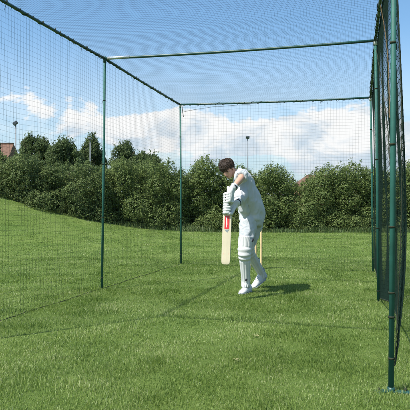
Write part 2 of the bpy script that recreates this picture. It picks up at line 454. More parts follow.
def tree(label, pxc, ptop, pw, d, shape='round', seed=0, dens=380, name='tree', leaf=(.092, .062), low=.25):
    rs = np.random.default_rng(300 + seed)
    x = (pxc - 205) / FPX * d; g = float(terrain(x, d)); top = CAM_H + (HOR - ptop) / FPX * d; H = top - g; w = pw / FPX * d / 2 * 1.12
    root = empty(name, (x, d, g)); lobes = []; tops = []
    n = int(44 + 14 * w * H / 4)
    for i in range(n):
        v = low + (1 - low) * rs.random() ** .62
        if shape == 'round': prof = math.sqrt(max(.04, 1 - ((v - .58) / .44) ** 2)) if v > .58 else .72 + .28 * v / .58
        else: prof = max(.25, min(1, ((1.03 - v) / .40) ** .7))
        a = rs.uniform(0, 6.28); rr = w * prof * math.sqrt(rs.uniform(.12, 1))
        r = max(.22, rs.uniform(.15, .36) * w * (.55 + .45 * prof))
        z = g + v * H - r * .6
        lobes.append(((x + rr * math.cos(a) * .9, d + rr * math.sin(a) * .9, z), r, rs.uniform(.75, 1.05)))
        if v > .6: tops.append((x + rr * math.cos(a) * .9, d + rr * math.sin(a) * .9, z + r * .6))
    lobes.append(((x, d, top - .3), .25, 1.3))
    C, O = lobes_to_leaves(lobes, dens, shell=.4)
    S, SO = shoots(np.array(tops), 150, .12, .5, 9); C = np.concatenate([C, S]); O = np.concatenate([O, SO])
    V, F = leaf_cloud(C, leaf[0], leaf[1], O, up=.3)
    put('crown', V, F, TREE, root, smooth=False)
    bm = bmesh.new(); branches(bm, (x, d, g - .1), (x, d, g + H * .85), .05 + .016 * H, 16, w * .8)
    put_bm('trunk', bm, M['bark'], root)
    tag(root, label, 'tree', 'trees behind the hedge')
TG = 0
tree('broad round tree just right of the red roof, behind the bank shrub', 36, 137, 38, 34, 'round', 1)
tree('bushy dark tree between the broad round tree and the lamp post', 64, 142, 38, 33, 'round', 2)
tree('tall narrow tree right behind the grey lamp post', 92, 137, 31, 37, 'pointed', 3)
tree('pointed conical tree just right of the front left cage post', 124, 145, 44, 36, 'pointed', 4)
tree('low tree tapering into the hedge right of the pointed conical tree', 146, 155, 42, 35, 'round', 5)
tree('tree cut by the left edge of the view beside the red roof', -6, 140, 21, 34, 'pointed', 6)

def tall_grass():
    n = 9000
    px = rng.uniform(60, 440, n); w8 = vnoise(px, px * 0, .06, 3)
    keep = rng.random(n) < np.where(px > 160, .35 + .65 * w8, .28); px = px[keep]; n = len(px)
    d = rng.normal(21.75, .28, n) - .25 * (px < 160); x = (px - 205) / FPX * d
    h = rng.uniform(.08, .27, n) * (.6 + .8 * vnoise(px, px * 0, .09, 9))
    o = blades(x, d, h, rng.uniform(.012, .026, n), np.clip(rng.normal(.45, .2, n), .05, .9), 'tall_grass',
               leaf_mat('tall_grass_blades', [(0, (.05, .09, .025)), (.5, (.085, .135, .04)), (1, (.16, .19, .08))], transl=.35, nscale=.5, patch=.2), '')
    tag(o, 'pale long grass and weeds along the foot of the hedge', 'long grass', kind='stuff')
tall_grass()

# ------------------------------------------------------------------ the cage
def lift(base, ptop):       # top of a post: straight above or leaning as in the photo, at the depth of its foot
    return at(ptop[0], ptop[1], base[1])
B = {'L1': ground_at(101.8, 289), 'L2': ground_at(181, 264), 'R1': ground_at(391, 392), 'R2': ground_at(378.4, 302), 'R3': ground_at(373, 272)}
T = {'L1': lift(B['L1'], (104.8, 58.5)), 'L2': lift(B['L2'], (180.3, 104.5)), 'R2': lift(B['R2'], (375.5, 40.5)), 'R3': lift(B['R3'], (370.6, 97.5))}
B['L0'] = np.array([-2.27, 4.33, 0]); T['L0'] = np.array([-2.25, 4.33, 3.095])
T['R1'] = np.array([B['R1'][0] + .018, B['R1'][1], 3.03])
cage = empty('net_cage_frame', (0.6, 6.9, 0))
tag(cage, 'green tubular steel frame of the cricket practice cage, posts and overhead rails', 'cage frame')
PR = .0165
for k in ('L0', 'L1', 'L2', 'R1', 'R2', 'R3'):
    b, t = B[k], T[k]
    bm = bmesh.new(); tube(bm, [tuple(b - np.array([0, 0, .05])), tuple((b + t) / 2 + np.array([.004, 0, 0])), tuple(t)], PR, 16)
    post = put_bm('post', bm, M['green'], cage)
    if k in ('L0', 'R1'):                                     # bolted foot plate
        bm = bmesh.new()
        box(bm, (b[0] - .055, b[1] + .004, .003), (.085, .05, .008), Matrix.Rotation(.25, 3, 'Z'), .002)
        box(bm, (b[0] + .060, b[1] - .012, .005), (.095, .055, .008), Matrix.Rotation(-.3, 3, 'Z'), .002)
        tube(bm, [(b[0], b[1], -.01), (b[0], b[1], .03)], [PR + .005, PR + .004], 16)
        fp = put_bm('foot_plate', bm, M['rail'], post)
        for dx in (-.075, .085):
            bm = bmesh.new(); tube(bm, [(b[0] + dx, b[1] - .004, .0), (b[0] + dx, b[1] - .004, .026)], [.007, .008], 8)
            put_bm('peg', bm, M['rope'], post)
    for q in ((.06, .13, .21, .33, .5, .67, .83) if k == 'R1' else (.06, .3, .55, .8)):   # ties of net cord round the post
        p = b + (t - b) * (q + random.uniform(-.02, .02)); bm = bmesh.new()
        tube(bm, [tuple(p + np.array([0, 0, -.006])), tuple(p + np.array([0, 0, .006]))], [PR + .0025, PR + .003], 14)
        s = 1 if k[0] == 'R' else -1
        tube(bm, [tuple(p + np.array([s * PR, 0, 0])), tuple(p + np.array([s * (PR + .012), .02, -.012])), tuple(p + np.array([s * (PR + .014), .03, -.035]))], [.0025, .002, .0015], 6)
        put_bm('tie', bm, M['rope'], post)

def pipe(name, a, b, r, m, sag=0, parent=None, n=8):
    pts = [tuple(a + (b - a) * i / n - np.array([0, 0, sag * 4 * (i / n) * (1 - i / n)])) for i in range(n + 1)]
    bm = bmesh.new(); tube(bm, pts, r, 14)
    return put_bm(name, bm, m, parent or cage)

def helix(a, b, r, cr, turns, parent, name='lacing', m=None, drips=0):
    ax = (b - a); L = np.linalg.norm(ax); t = ax / L
    e1 = np.cross(t, [0, 0, 1.]); e1 /= np.linalg.norm(e1); e2 = np.cross(e1, t)
    n = int(turns * 10); u = np.linspace(0, 1, n); ph = 2 * np.pi * turns * u + np.sin(u * 37) * 1.2
    rr = r * (1 + .25 * np.sin(u * 61) + .2 * np.sin(u * 143))
    P = a + ax * u[:, None] + (np.cos(ph) * rr)[:, None] * e1 + (np.sin(ph) * rr)[:, None] * e2
    parts = [strands(P[None], cr, 5)]
    for i in range(drips):
        p = a + ax * random.uniform(.02, .98); l = random.uniform(.03, .08); s = random.uniform(-.03, .03)
        parts.append(strands(np.array([[p, p + [s * .4, 0, -l * .5], p + [s, 0, -l]]]), .0022, 4))
    V, F = merge(parts)
    return put(name, V, F, m or M['rope'], parent)
RR = .0165
for a, b, dr in (('L0', 'L1', 9), ('L1', 'L2', 7), ('R1', 'R2', 3), ('R2', 'R3', 2)):
    p = pipe('rail', T[a], T[b], RR, M['rail'], .012)
    helix(T[a] - [0, 0, .007], T[b] - [0, 0, .007], RR + .0015, .0045, 31, p, drips=dr)
for a, b in (('L0', 'R1'), ('L1', 'R2'), ('L2', 'R3')):
    p = pipe('crossbar', T[a], T[b], RR, M['rail'], .015)
    if a == 'L2': helix(T[a] - [0, 0, .012], T[b] - [0, 0, .02], RR + .001, .0035, 27, p, drips=6)
    if a == 'L1':
        v = T[b] - T[a]
        pipe('bare_sleeve', T[a] + v * .012, T[a] + v * .105, RR + .0035, M['silver'], 0, p, 2)
for k in ('L1', 'L2', 'R2', 'R3', 'L0', 'R1'):
    bm = bmesh.new(); t = T[k]
    tube(bm, [tuple(t + [0, 0, -.055]), tuple(t + [0, 0, -.02]), tuple(t + [0, 0, .012])], [RR + .004, RR + .006, RR + .006], 14)
    ball(bm, t + [0, 0, .012], (.021, .021, .016))
    put_bm('joint_cap', bm, M['cap'] if k in ('L2', 'R2', 'R3') else M['rail'], cage)

# ------------------------------------------------------------------ the netting
MESH = .05
net = empty('cage_netting', (0.6, 6.9, 0))
tag(net, 'dark square-mesh netting laced to the cage: roof, back and both sides', 'netting')
TW = .0008
def poly(keys, D, s):
    """piecewise linear along posts by arc length s (array)"""
    pts = np.array([D[k] for k in keys]); seg = np.linalg.norm(np.diff(pts, axis=0), axis=1); c = np.concatenate([[0], np.cumsum(seg)])
    u = s * c[-1]
    return np.stack([np.interp(u, c, pts[:, i]) for i in range(3)], -1)
def arclen(keys, D):
    pts = np.array([D[k] for k in keys]); return np.linalg.norm(np.diff(pts, axis=0), axis=1).sum()

def panel(name, fn, ns, nt, sub_s, sub_t, r=TW, extra=None):
    """fn(s,t)->points; strands along both directions"""
    s_l = np.linspace(0, 1, ns + 1); t_l = np.linspace(0, 1, nt + 1)
    ss = np.linspace(0, 1, sub_s); tt = np.linspace(0, 1, sub_t)
    S1, T1 = np.meshgrid(s_l, tt, indexing='ij'); S2, T2 = np.meshgrid(ss, t_l)
    parts = [strands(fn(S1, T1), r), strands(fn(S2, T2), r)]
    V, F = merge(parts)
    return put(name, V, F, M['cord'], net, smooth=False)

AX = np.array([.285, .958, 0]); OUT = np.array([.958, -.285, 0])
lk, rk = ('L0', 'L1', 'L2'), ('R1', 'R2', 'R3')
LenL, LenR = arclen(lk, B), arclen(rk, B)
def left_fn(s, t):
    b = poly(lk, B, s); tp = poly(lk, T, s)
    P = b + (tp - b) * t[..., None]
    hem = (.015 + .02 * np.abs(np.sin(s * 23)))
    P[..., 2] = hem + (P[..., 2] - hem) * 1.0 * 1 + hem * 0
    bil = .025 * np.sin(s * 9 + 1) * np.sin(np.pi * t) + .012 * np.sin(s * 31 + t * 5) * (1 - t)
    P = P - OUT * bil[..., None]
    P[..., 2] += .010 * np.sin(s * 44 + t * 3) * np.sin(np.pi * t) - .012 * np.sin(np.pi * ((s * 2) % 1)) * t * (1 - t) * 4
    P[..., 2] = np.maximum(P[..., 2], .008)
    return P
panel('side_panel', left_fn, int(LenL / MESH), int(3.05 / MESH), 130, 40)
def roof_fn(s, t):
    a = poly(lk, T, s); b = poly(rk, T, s); P = a + (b - a) * t[..., None]
    bay = np.abs(np.sin(np.pi * s * 2)); edge = np.sin(np.pi * t)
    w = edge * np.minimum(1, 3 * bay + .15)
    P[..., 2] += -.02 - .07 * edge * bay ** 1.2 - .012 * np.sin(s * 17 + 5 * t) * edge * bay
    lat = .016 * np.sin(s * LenL * 2 * np.pi / .52 + 3 * np.sin(t * 5)) * (.35 + t) * w + .02 * np.sin(s * 14 + t * 4) * w
    P = P + np.array([.958, -.285, 0]) * lat[..., None]
    P[..., 2] += .003 * np.sin(s * LenL * 2 * np.pi / .5 + t * 7) * w
    return P
panel('roof_panel', roof_fn, int(LenL / .05), int(3.5 / .030), 260, 70, r=.00068)
def back_fn(s, t):
    b = B['L2'] + (B['R3'] - B['L2']) * s[..., None]; tp = T['L2'] + (T['R3'] - T['L2']) * s[..., None]
    P = b + (tp - b) * t[..., None]
    P[..., 2] += -.02 * np.sin(np.pi * s) * t - .012 * np.sin(s * 30) * t ** 3
    P += AX * (.04 * np.sin(np.pi * s) * np.sin(np.pi * t) + .01 * np.sin(s * 21 + t * 6))[..., None]
    P[..., 2] = np.maximum(P[..., 2], .01)
    return P
panel('back_panel', back_fn, int(3.4 / MESH), int(2.95 / MESH), 60, 50)
def right_fn(s, t):
    b = poly(rk, B, s); tp = poly(rk, T, s)
    q = np.clip(s * LenR / np.linalg.norm(B['R2'] - B['R1']), 0, 2)      # 0..1 first bay, 1..2 second
    q1 = np.clip(q, 0, 1); first = np.sin(np.pi * q1 ** .62) * (q < 1); second = np.sin(np.pi * np.clip(q - 1, 0, 1))
    hem = .04 + .24 * np.maximum(first, 0) + .12 * (q < 1) * np.exp(-(q1 / .1) ** 2) + .10 * second
    z = hem + (tp[..., 2] - hem) * t
    P = b + (tp - b) * t[..., None]; P[..., 2] = z
    belly = np.exp(-((t - .16) / .30) ** 2) + .25 * np.sin(np.pi * t)
    off = .020 + .080 * np.maximum(first, 0) * belly + .07 * second * np.sin(np.pi * np.clip(t, 0, 1))
    near = np.exp(-(q1 / .22) ** 2) * (q < 1)
    off += .035 * near * np.sin(np.pi * np.clip(t * 1.25, 0, 1)) + .022 * np.sin(q * 26 + 2 * t) * np.sin(np.pi * t) * np.minimum(1, q * 6)
    P = P + OUT * off[..., None]
    P = P + AX * (.05 * np.sin(q * 9 + t * 4) * np.sin(np.pi * t) * first)[..., None]
    P[..., 2] += -.06 * np.maximum(first, 0) * t * (1 - t) * 4 * np.sin(q * 11)
    return P
panel('side_panel', right_fn, int(LenR * 2.0 / MESH), int(3.6 / MESH), 240, 80, r=.0017)
# edge ropes, and one net fold drawn as a rope
def rope(pts, r, m, n=40, name='edge_rope_or_fold'):
    pts = np.array(pts, float); seg = np.linalg.norm(np.diff(pts, axis=0), axis=1); c = np.concatenate([[0], np.cumsum(seg)]); u = np.linspace(0, c[-1], n)
    P = np.stack([np.interp(u, c, pts[:, i]) for i in range(3)], -1)
    P[1:-1] += rng.normal(0, r * .25, P[1:-1].shape)
    V, F = strands(P[None], r, 6); put(name, V, F, m, net)
s = np.linspace(0, 1, 60)
rope(left_fn(s, s * 0), .0042, M['rope'], 120)
rope(back_fn(s, s * 0), .0022, M['cord'], 80)
rope(right_fn(s, s * 0), .006, M['rope'], 120)
rope(right_fn(s * 0, s), .003, M['rope'], 80)
rope([at(380.0, 3, 5.25), at(383.6, 22, 5.0), at(386.4, 42, 4.6), at(388.6, 68, 4.1), at(389.2, 95, 3.75), at(389.6, 118, 3.5)], .004, M['rust_rope'], 50)
rope([at(376.4, 50, 6.3), at(380, 72, 5.7), at(384, 100, 4.9), at(388, 130, 4.0), at(390, 165, 3.45)], .004, M['rope'], 50)  # no real rope: added to stand for a dark fold of the net
rope([at(182.0, 106, 10.55), at(182.6, 112, 10.5), at(183.6, 117, 10.5)], .006, M['rust_rope'], 8)
rope([at(183, 112, 10.55), at(195, 109.5, 10.5), at(212, 107, 10.3), at(250, 104.2, 10.05)], .003, M['rope'], 20)

# ------------------------------------------------------------------ stumps
for i, (px, lab) in enumerate(((250.2, 'varnished wooden stump mostly hidden behind the front pad of the batsman'), (255.7, 'middle wooden stump showing in the gap beside the front pad of the batsman'),
                               (261.2, 'rightmost wooden stump standing clear behind the back leg of the batsman'))):
    p = ground_at(px, 269.6); p[1] = 9.70 + .02 * i; p[0] = (px - 205) / FPX * p[1]
    bm = bmesh.new(); z = 0
    tube(bm, [(p[0], p[1], -.05), (p[0], p[1], .05), (p[0], p[1], .60), (p[0], p[1], .69), (p[0], p[1], .705), (p[0], p[1], .711)],
         [.016, .0185, .0185, .0175, .015, .010], 16)
    o = put_bm('cricket_stump', bm, M['stump']); tag(o, lab, 'stump', 'cricket stumps of the wicket')

# ------------------------------------------------------------------ the batsman
LAT = Vector((-.25, -.968, 0)).normalized()        # from his right side to his left (towards the camera)
LATH = Vector((.05, -1, 0)).normalized()           # the same across the hips
V3 = lambda px, py, d: Vector(at(px, py, d))
torso = [((252.2, 221, 7.27), .150, .135), ((252.0, 213, 7.27), .155, .138), ((250.8, 205, 7.24), .152, .136), ((247.6, 196, 7.20), .158, .120),
         ((244.6, 187, 7.15), .165, .102), ((242.4, 179.5, 7.11), .155, .082), ((240.8, 175.6, 7.08), .10, .066), ((239.4, 173.8, 7.07), .055, .055)]
SHL, SHR = V3(241.0, 175.0, 6.98), V3(243.4, 181.5, 7.20)
ELL, WRL = V3(241.2, 178.0, 6.74), V3(232.8, 188.4, 6.59)
ELR, WRR = V3(240.6, 195.5, 6.92), V3(236.8, 203.4, 6.68)
HPL, HPR = V3(249.0, 218, 7.20), V3(255.6, 218, 7.36)
KNL, ANL = V3(245.0, 253.5, 7.04), V3(246.4, 283.2, 7.14)
KNR, ANR = V3(249.2, 250.5, 7.38), V3(262.6, 274.0, 7.62)
TOEL, HEELL = Vector((.446, 7.00, 0)), Vector((.575, 7.235, 0))
TOER, HEELR = Vector((.640, 7.50, 0.0)), Vector((.805, 7.655, .10))
HC = V3(227.2, 168.3, 6.97)
HF = Vector((-.36, -.66, -.64)).normalized()
HU = Vector((-.42, -.30, .80)); HU = (HU - HF * HU.dot(HF)).normalized(); HR = HF.cross(HU)   # HR = his right
uF, uU, uR = HF.copy(), HU.copy(), HR.copy(); HF, HU, HR = HF * .90, HU * .93, HR * .90   # head size
person_base = Vector((.60, 7.25, 0))

def limb(bm, pts, rad, n=16, hint=None): tube(bm, pts, rad, n, hint)
def mix(a, b, t): return a + (b - a) * t

def body():
    bm = bmesh.new()
    tube(bm, [V3(*c) for c, _, _ in torso], [(a, b) for _, a, b in torso], 24, [mix(LATH, LAT, min(1, i / 4)) for i in range(len(torso))])
    limb(bm, [V3(240.5, 176.5, 7.08), V3(235.5, 173.5, 7.04), HC - HF * .025 - HU * .05], [.062, .057, .056])
    for h, k, a, toe in ((HPL, KNL, ANL, TOEL), (HPR, KNR, ANR, TOER)):
        limb(bm, [mix(h, k, -.1), mix(h, k, .3), mix(h, k, .8), k, mix(k, a, .3), mix(k, a, .75), a, a - Vector((0, 0, .05))], [.080, .076, .052, .046, .045, .034, .032, .032])
        limb(bm, [a - Vector((0, 0, .045)), mix(a - Vector((0, 0, .075)), toe + Vector((0, 0, .03)), .4), mix(a - Vector((0, 0, .075)), toe + Vector((0, 0, .026)), .75)], [.032, .024, .016])
    for sh, e, w in ((SHL, ELL, WRL), (SHR, ELR, WRR)):
        limb(bm, [mix(sh, e, -.12), mix(sh, e, .2), mix(sh, e, .75), e, mix(e, w, .3), mix(e, w, .8), w], [.047, .050, .042, .039, .041, .031, .026])
    R = frame(HR, HF, HU)
    ball(bm, HC - HF * .012 + HU * .022, (.077, .098, .088), R, 28)
    ball(bm, HC + HF * .035 - HU * .045, (.058, .060, .082), R, 24)
    ball(bm, HC + HF * .052 - HU * .098, (.036, .036, .026), R)          # chin
    ball(bm, HC + HF * .066 + HU * .020, (.055, .028, .020), R)          # brow
    for s in (-1, 1):
        ball(bm, HC + HF * .066 - HU * .030 + HR * (.036 * s), (.024, .024, .022), R)      # cheek
        ball(bm, HC - HF * .008 - HU * .018 + HR * (.078 * s), (.012, .024, .034), R)      # ear
    tube(bm, [HC + HF * .085 + HU * .012, HC + HF * .104 - HU * .012, HC + HF * .114 - HU * .034, HC + HF * .088 - HU * .044], [.010, .012, .016, .011], 10)
    ball(bm, HC + HF * .088 - HU * .068, (.026, .014, .010), R)          # lips
    me = remesh(bm, .0065, 3)
    me.transform(Matrix.Translation(-person_base)); me.materials.clear()
    o = link('person', me, M['skin']); o.location = person_base
    return o
P = body()
tag(P, 'bare-headed batsman in cricket whites, pads and gloves, bent forward over his bat in the net', 'person')

# face details
R = frame(HR, HF, HU)
for s in (-1, 1):
    bm = bmesh.new(); ball(bm, HC + HF * .083 - HU * .004 + HR * (.031 * s), (.013, .009, .0065), R, 14); put_bm('eye', bm, M['eye'], P)
    bm = bmesh.new(); tube(bm, [HC + HF * .094 + HU * .016 + HR * (.012 * s), HC + HF * .094 + HU * .023 + HR * (.032 * s), HC + HF * .080 + HU * .017 + HR * (.050 * s)], [.003, .005, .003], 8); put_bm('eyebrow', bm, M['brow'], P)
bm = bmesh.new(); tube(bm, [HC + HF * .092 - HU * .066 - HR * .024, HC + HF * .102 - HU * .067, HC + HF * .092 - HU * .066 + HR * .024], [.003, .006, .003], 8); put_bm('mouth', bm, M['lip'], P)

def hair():
    bm = bmesh.new()
    ball(bm, HC - HF * .016 + HU * .028, (.084, .101, .091), R, 30)
    ball(bm, HC - HF * .050 - HU * .010, (.078, .062, .080), R, 24)
    # cut the face free
    co = HC + HF * .050 + HU * .022; no = (HF * .82 - HU * .57).normalized()
    bmesh.ops.bisect_plane(bm, geom=bm.verts[:] + bm.edges[:] + bm.faces[:], plane_co=co, plane_no=no, clear_outer=True)
    bmesh.ops.holes_fill(bm, edges=[e for e in bm.edges if e.is_boundary], sides=0)
    me = remesh(bm, .006, 2)
    wrinkle(me, .004, 30, (1, 1, 1), .002, 90)
    parts = []
    rs = np.random.default_rng(5); c0 = HC - HF * .016 + HU * .030
    pol = []
    while len(pol) < 2200:
        v = Vector(rs.normal(0, 1, 3)).normalized()
        if v.dot(uU) < -.45 or (v.dot(uF) > .2 and v.dot(uU) < .12): continue
        p = c0 + HR * (v.dot(uR) * .085) + HF * (v.dot(uF) * .102) + HU * (v.dot(uU) * .092)
        crown = (uU * .8 - uF * .5).normalized(); flow = (v - crown * v.dot(crown) * 1.0).normalized()
        flow = (flow + uF * .5 * max(0, v.dot(uF)) - uU * .35 + Vector(rs.normal(0, .28, 3)))
        flow = (flow - v * flow.dot(v)).normalized(); L = rs.uniform(.03, .062)
        pol.append([p - v * .004, p + flow * L * .4 + v * .007, p + flow * L * .75 + v * .006, p + flow * L - v * (.004 - .012 * rs.random())])
    V, F = strands(np.array([[list(q) for q in l] for l in pol]), .0026, 4)
    # taper the tips
    V = V.reshape(len(pol), 4, 4, 3); cen = V.mean(2, keepdims=True); V = cen + (V - cen) * np.array([1, 1.1, .7, .15])[None, :, None, None]
    n0 = len(me.vertices); co = np.empty(n0 * 3); me.vertices.foreach_get('co', co)
    quads = np.array([list(p.vertices) for p in me.polygons if len(p.vertices) == 4]); tris = [list(p.vertices) for p in me.polygons if len(p.vertices) == 3]
    fl = [quads] + ([np.array(tris)] if tris else [])
    VV, FF = merge([(co.reshape(-1, 3), fl), (V.reshape(-1, 3), F)])
    put('hair', VV, FF, M['hair'], P)
hair()

def shirt():
    bm = bmesh.new(); g = .016
    rows = [((252.2, 219.5, 7.27), .164, .148), ((252.0, 213, 7.27), .166, .150)] + [(c, a + g, b + g - .002) for c, a, b in torso[2:6]] + [((241.0, 176.0, 7.08), .115, .082), ((239.6, 174.2, 7.07), .074, .068)]
    tube(bm, [V3(*c) for c, _, _ in rows], [(a, b) for _, a, b in rows], 26, [mix(LATH, LAT, min(1, i / 4)) for i in range(len(rows))])
    for sh, e, t1 in ((SHL, ELL, .72), (SHR, ELR, 1.05)):
        if sh is SHL: tube(bm, [mix(sh, e, -.25), mix(sh, e, .05), mix(sh, e, .45), mix(sh, e, t1)], [.056, .067, .065, .062], 18)
        else: tube(bm, [mix(sh, e, -.18), mix(sh, e, .1), mix(sh, e, .6), e, mix(e, WRR, .3), mix(e, WRR, .62)], [.056, .068, .068, .066, .058, .054], 18)
    # loose cloth hanging forward from the bent chest and blousing over the belt
    tube(bm, [V3(241.5, 184, 7.08), V3(241.2, 192, 7.06), V3(242.2, 201, 7.08), V3(244.5, 210, 7.12), V3(247.5, 215, 7.16)], [.05, .060, .062, .060, .045], 16)
    tube(bm, [V3(247, 215, 7.15), V3(253, 216.5, 7.14), V3(259, 215.5, 7.19)], [(.028, .022)] * 3, 12, (0, 0, 1))
    me = remesh(bm, .0085, 5)
    wrinkle(me, .022, 8.5, (1.3, 1.3, .45), .006, 21); wrinkle(me, .013, 19, (1.0, 1.0, .38))
    o = put_mesh('shirt', me, M['shirt'], P)
    bm = bmesh.new()                                             # collar
    c = V3(238.6, 174.6, 7.065); ax = (HC - HF * .02 - V3(240.5, 176.5, 7.08)).normalized()
    e1 = (LAT - ax * LAT.dot(ax)).normalized(); e2 = ax.cross(e1)
    for i in range(2):
        tube(bm, [c + e1 * (.074 * math.cos(t)) + e2 * (.074 * math.sin(t)) + ax * (.012 - .016 * i) for t in np.linspace(.3, 6.0, 22)], [(.016, .006)] * 22, 8, ax)
    put_bm('collar', bm, M['shirt'], o)
shirt()

def trousers():
    bm = bmesh.new()
    tube(bm, [V3(252.0, 210.5, 7.27), V3(252.0, 215, 7.27), V3(252.1, 221, 7.27), V3(252.0, 226, 7.26)], [(.150, .134), (.156, .140), (.160, .146), (.13, .12)], 24, LATH)
    for h, k, a, rr in ((HPL, KNL, ANL, (.108, .100, .074, .058, .053, .047, .048)), (HPR, KNR, ANR, (.106, .096, .070, .058, .053, .047, .048))):
        tube(bm, [mix(h, k, -.08), mix(h, k, .3), mix(h, k, .72), k, mix(k, a, .35), mix(k, a, .75), mix(k, a, 1.14)], list(rr), 20)
    me = remesh(bm, .0085, 5)
    wrinkle(me, .014, 9, (1.1, 1.1, .6), .004, 22, zmin=.56); wrinkle(me, .008, 19, (.7, .7, 1.1), zmin=.56)
    o = put_mesh('trousers', me, M['trouser'], P)
    bm = bmesh.new(); q = mix(HPL, KNL, .62) + Vector((.075, -.062, .0)); box(bm, q, (.020, .006, .045), Matrix.Rotation(.35, 3, 'Y'), .002)
    put_bm('badge', bm, M['black'], o)
trousers()

def pad(knee, ankle, hip, front, label=None):
    shin = (knee - ankle).normalized(); up2 = ((hip - knee).normalized() * .6 + shin * .4).normalized()
    NV, NU = 64, 56
    f0 = Vector(front)
    rows_o, rows_i = [], []
    L1 = (knee - ankle).length
    for j in range(NV):
        v = j / (NV - 1)                                   # 0 instep .. 1 top of the thigh flap
        dist = -.03 + v * (L1 + .03 + .21)
        if dist <= L1: c = ankle + shin * dist; ax = shin
        else: c = knee + up2 * (dist - L1); ax = mix(shin, up2, min(1, (dist - L1) / .06)).normalized()
        f = (f0 - ax * f0.dot(ax)).normalized(); sd = ax.cross(f)
        h = dist - L1
        base = np.interp(dist, [-.03, .05, .2, L1 - .06, L1 + .05, L1 + .22], [.050, .044, .051, .060, .072, .080])
        roll = 0
        for q in (-.05, .0, .05): roll += .022 * math.exp(-((h - q) / .021) ** 2)
        span = np.interp(v, [0, .1, .75, .9, 1], [70, 102, 108, 95, 55])
        ro, ri = [], []
        for i in range(NU):
            u = -1 + 2 * i / (NU - 1); ang = math.radians(u * span)
            rib = 0 if -.085 < h < .085 else .009 * abs(math.cos(u * 3.5 * math.pi)) ** .6
            edge = (1 - abs(u) ** 8)
            r = base + (rib + roll * (1 - .5 * abs(u))) * edge + .008 * edge
            fl = .030 * max(0, 1 - v / .09) * max(0, 1 - abs(u) * 1.2)
            n = f * math.cos(ang) + sd * math.sin(ang) * 1.02
            ro.append(c + n * r + f * fl); ri.append(c + n * (base - .010) + f * fl)
        rows_o.append(ro); rows_i.append(ri)
    bm = bmesh.new()
    vo = [[bm.verts.new(p) for p in r] for r in rows_o]; vi = [[bm.verts.new(p) for p in r] for r in rows_i]
    for j in range(NV - 1):
        for i in range(NU - 1):
            bm.faces.new((vo[j][i], vo[j][i + 1], vo[j + 1][i + 1], vo[j + 1][i])); bm.faces.new((vi[j][i], vi[j + 1][i], vi[j + 1][i + 1], vi[j][i + 1]))
        for i0, fl in ((0, 1), (NU - 1, -1)):
            q = (vo[j][i0], vo[j + 1][i0], vi[j + 1][i0], vi[j][i0]); bm.faces.new(q if fl > 0 else q[::-1])
    for i in range(NU - 1):
        bm.faces.new((vo[0][i], vi[0][i], vi[0][i + 1], vo[0][i + 1])); bm.faces.new((vo[-1][i], vo[-1][i + 1], vi[-1][i + 1], vi[-1][i]))
    o = put_bm('batting_pad', bm, M['pad'], P)
    for dist, rr in ((.06, .052), (L1 * .55, .060), (L1 - .02, .066)):       # straps round the back of the leg
        c = ankle + shin * min(dist, L1); f = (f0 - shin * f0.dot(shin)).normalized(); sd = shin.cross(f)
        bm = bmesh.new()
        tube(bm, [c + (f * math.cos(t) + sd * math.sin(t)) * rr for t in np.linspace(math.radians(96), math.radians(264), 18)], [(.017, .004)] * 18, 8, shin)
        put_bm('strap', bm, M['pad_grey'] if dist < .1 else M['pad'], o)
    return o
fp = pad(KNL, ANL, HPL, (TOEL - HEELL).normalized())
q = ANL + (KNL - ANL) * .14; bm = bmesh.new(); box(bm, q + Vector((-.005, -.066, .0)), (.022, .006, .030), Matrix.Rotation(.5, 3, 'Y'), .002)
put_bm('badge', bm, M['black'], fp)
pad(KNR, ANR, HPR, Vector((-.62, -.74, .1)))

def shoe(toe, heel, ankle):
    ax = toe - heel; L = ax.length; ax.normalize(); up = Vector((0, 0, 1)); up = (up - ax * up.dot(ax)).normalized(); sd = ax.cross(up)
    prof = [(-.02, .018, .060), (.0, .036, .100), (.04, .043, .125), (.085, .045, .128), (.13, .045, .108), (.17, .047, .086), (.21, .048, .066), (.25, .045, .052), (.275, .034, .044), (.292, .014, .026)]
    k = (L + .015) / .292
    bm = bmesh.new(); rings = []
    for x, w, h in prof:
        c = heel + ax * x * k; ring = []
        for i in range(20):
            a = 2 * math.pi * i / 20; y = math.cos(a) * w; z = math.sin(a)
            z = .024 + (h - .024) * z if z > 0 else .024 + .010 * z
            ring.append(bm.verts.new(c + sd * y + up * z))
        rings.append(ring)
    for r0, r1 in zip(rings, rings[1:]):
        for i in range(20): bm.faces.new((r0[i], r0[(i + 1) % 20], r1[(i + 1) % 20], r1[i]))
    bm.faces.new(rings[0][::-1]); bm.faces.new(rings[-1])
    o = put_bm('shoe', bm, M['pad'], P)
    bm = bmesh.new(); rings = []
    for x, w, h in prof:
        c = heel + ax * x * k; rings.append([bm.verts.new(c + sd * (math.cos(2 * math.pi * i / 20) * (w + .004)) + up * (.011 + math.sin(2 * math.pi * i / 20) * .011)) for i in range(20)])
    for r0, r1 in zip(rings, rings[1:]):
        for i in range(20): bm.faces.new((r0[i], r0[(i + 1) % 20], r1[(i + 1) % 20], r1[i]))
    bm.faces.new(rings[0][::-1]); bm.faces.new(rings[-1])
    put_bm('sole', bm, M['sole'], o)
    bm = bmesh.new()
    for x, h in ((.125, .111), (.148, .099), (.171, .086)):
        c = heel + ax * x * k
        tube(bm, [c - sd * .026 + up * (h - .012), c + up * (h + .003), c + sd * .026 + up * (h - .012)], .0035, 6)
    put_bm('laces', bm, M['pad_grey'], o)
for a, toe in ((ANL, TOEL), (ANR, TOER)):
    bm = bmesh.new(); tube(bm, [a + Vector((0, 0, .03)), a - Vector((0, 0, .02)), a - Vector((0, 0, .05)) + (toe - a) * .12, a - Vector((0, 0, .06)) + (toe - a) * .26], [.037, .040, .042, .034], 16)
    put_bm('sock', bm, M['trouser'], P)
shoe(TOEL, HEELL, ANL)
shoe(TOER, HEELR, ANR)

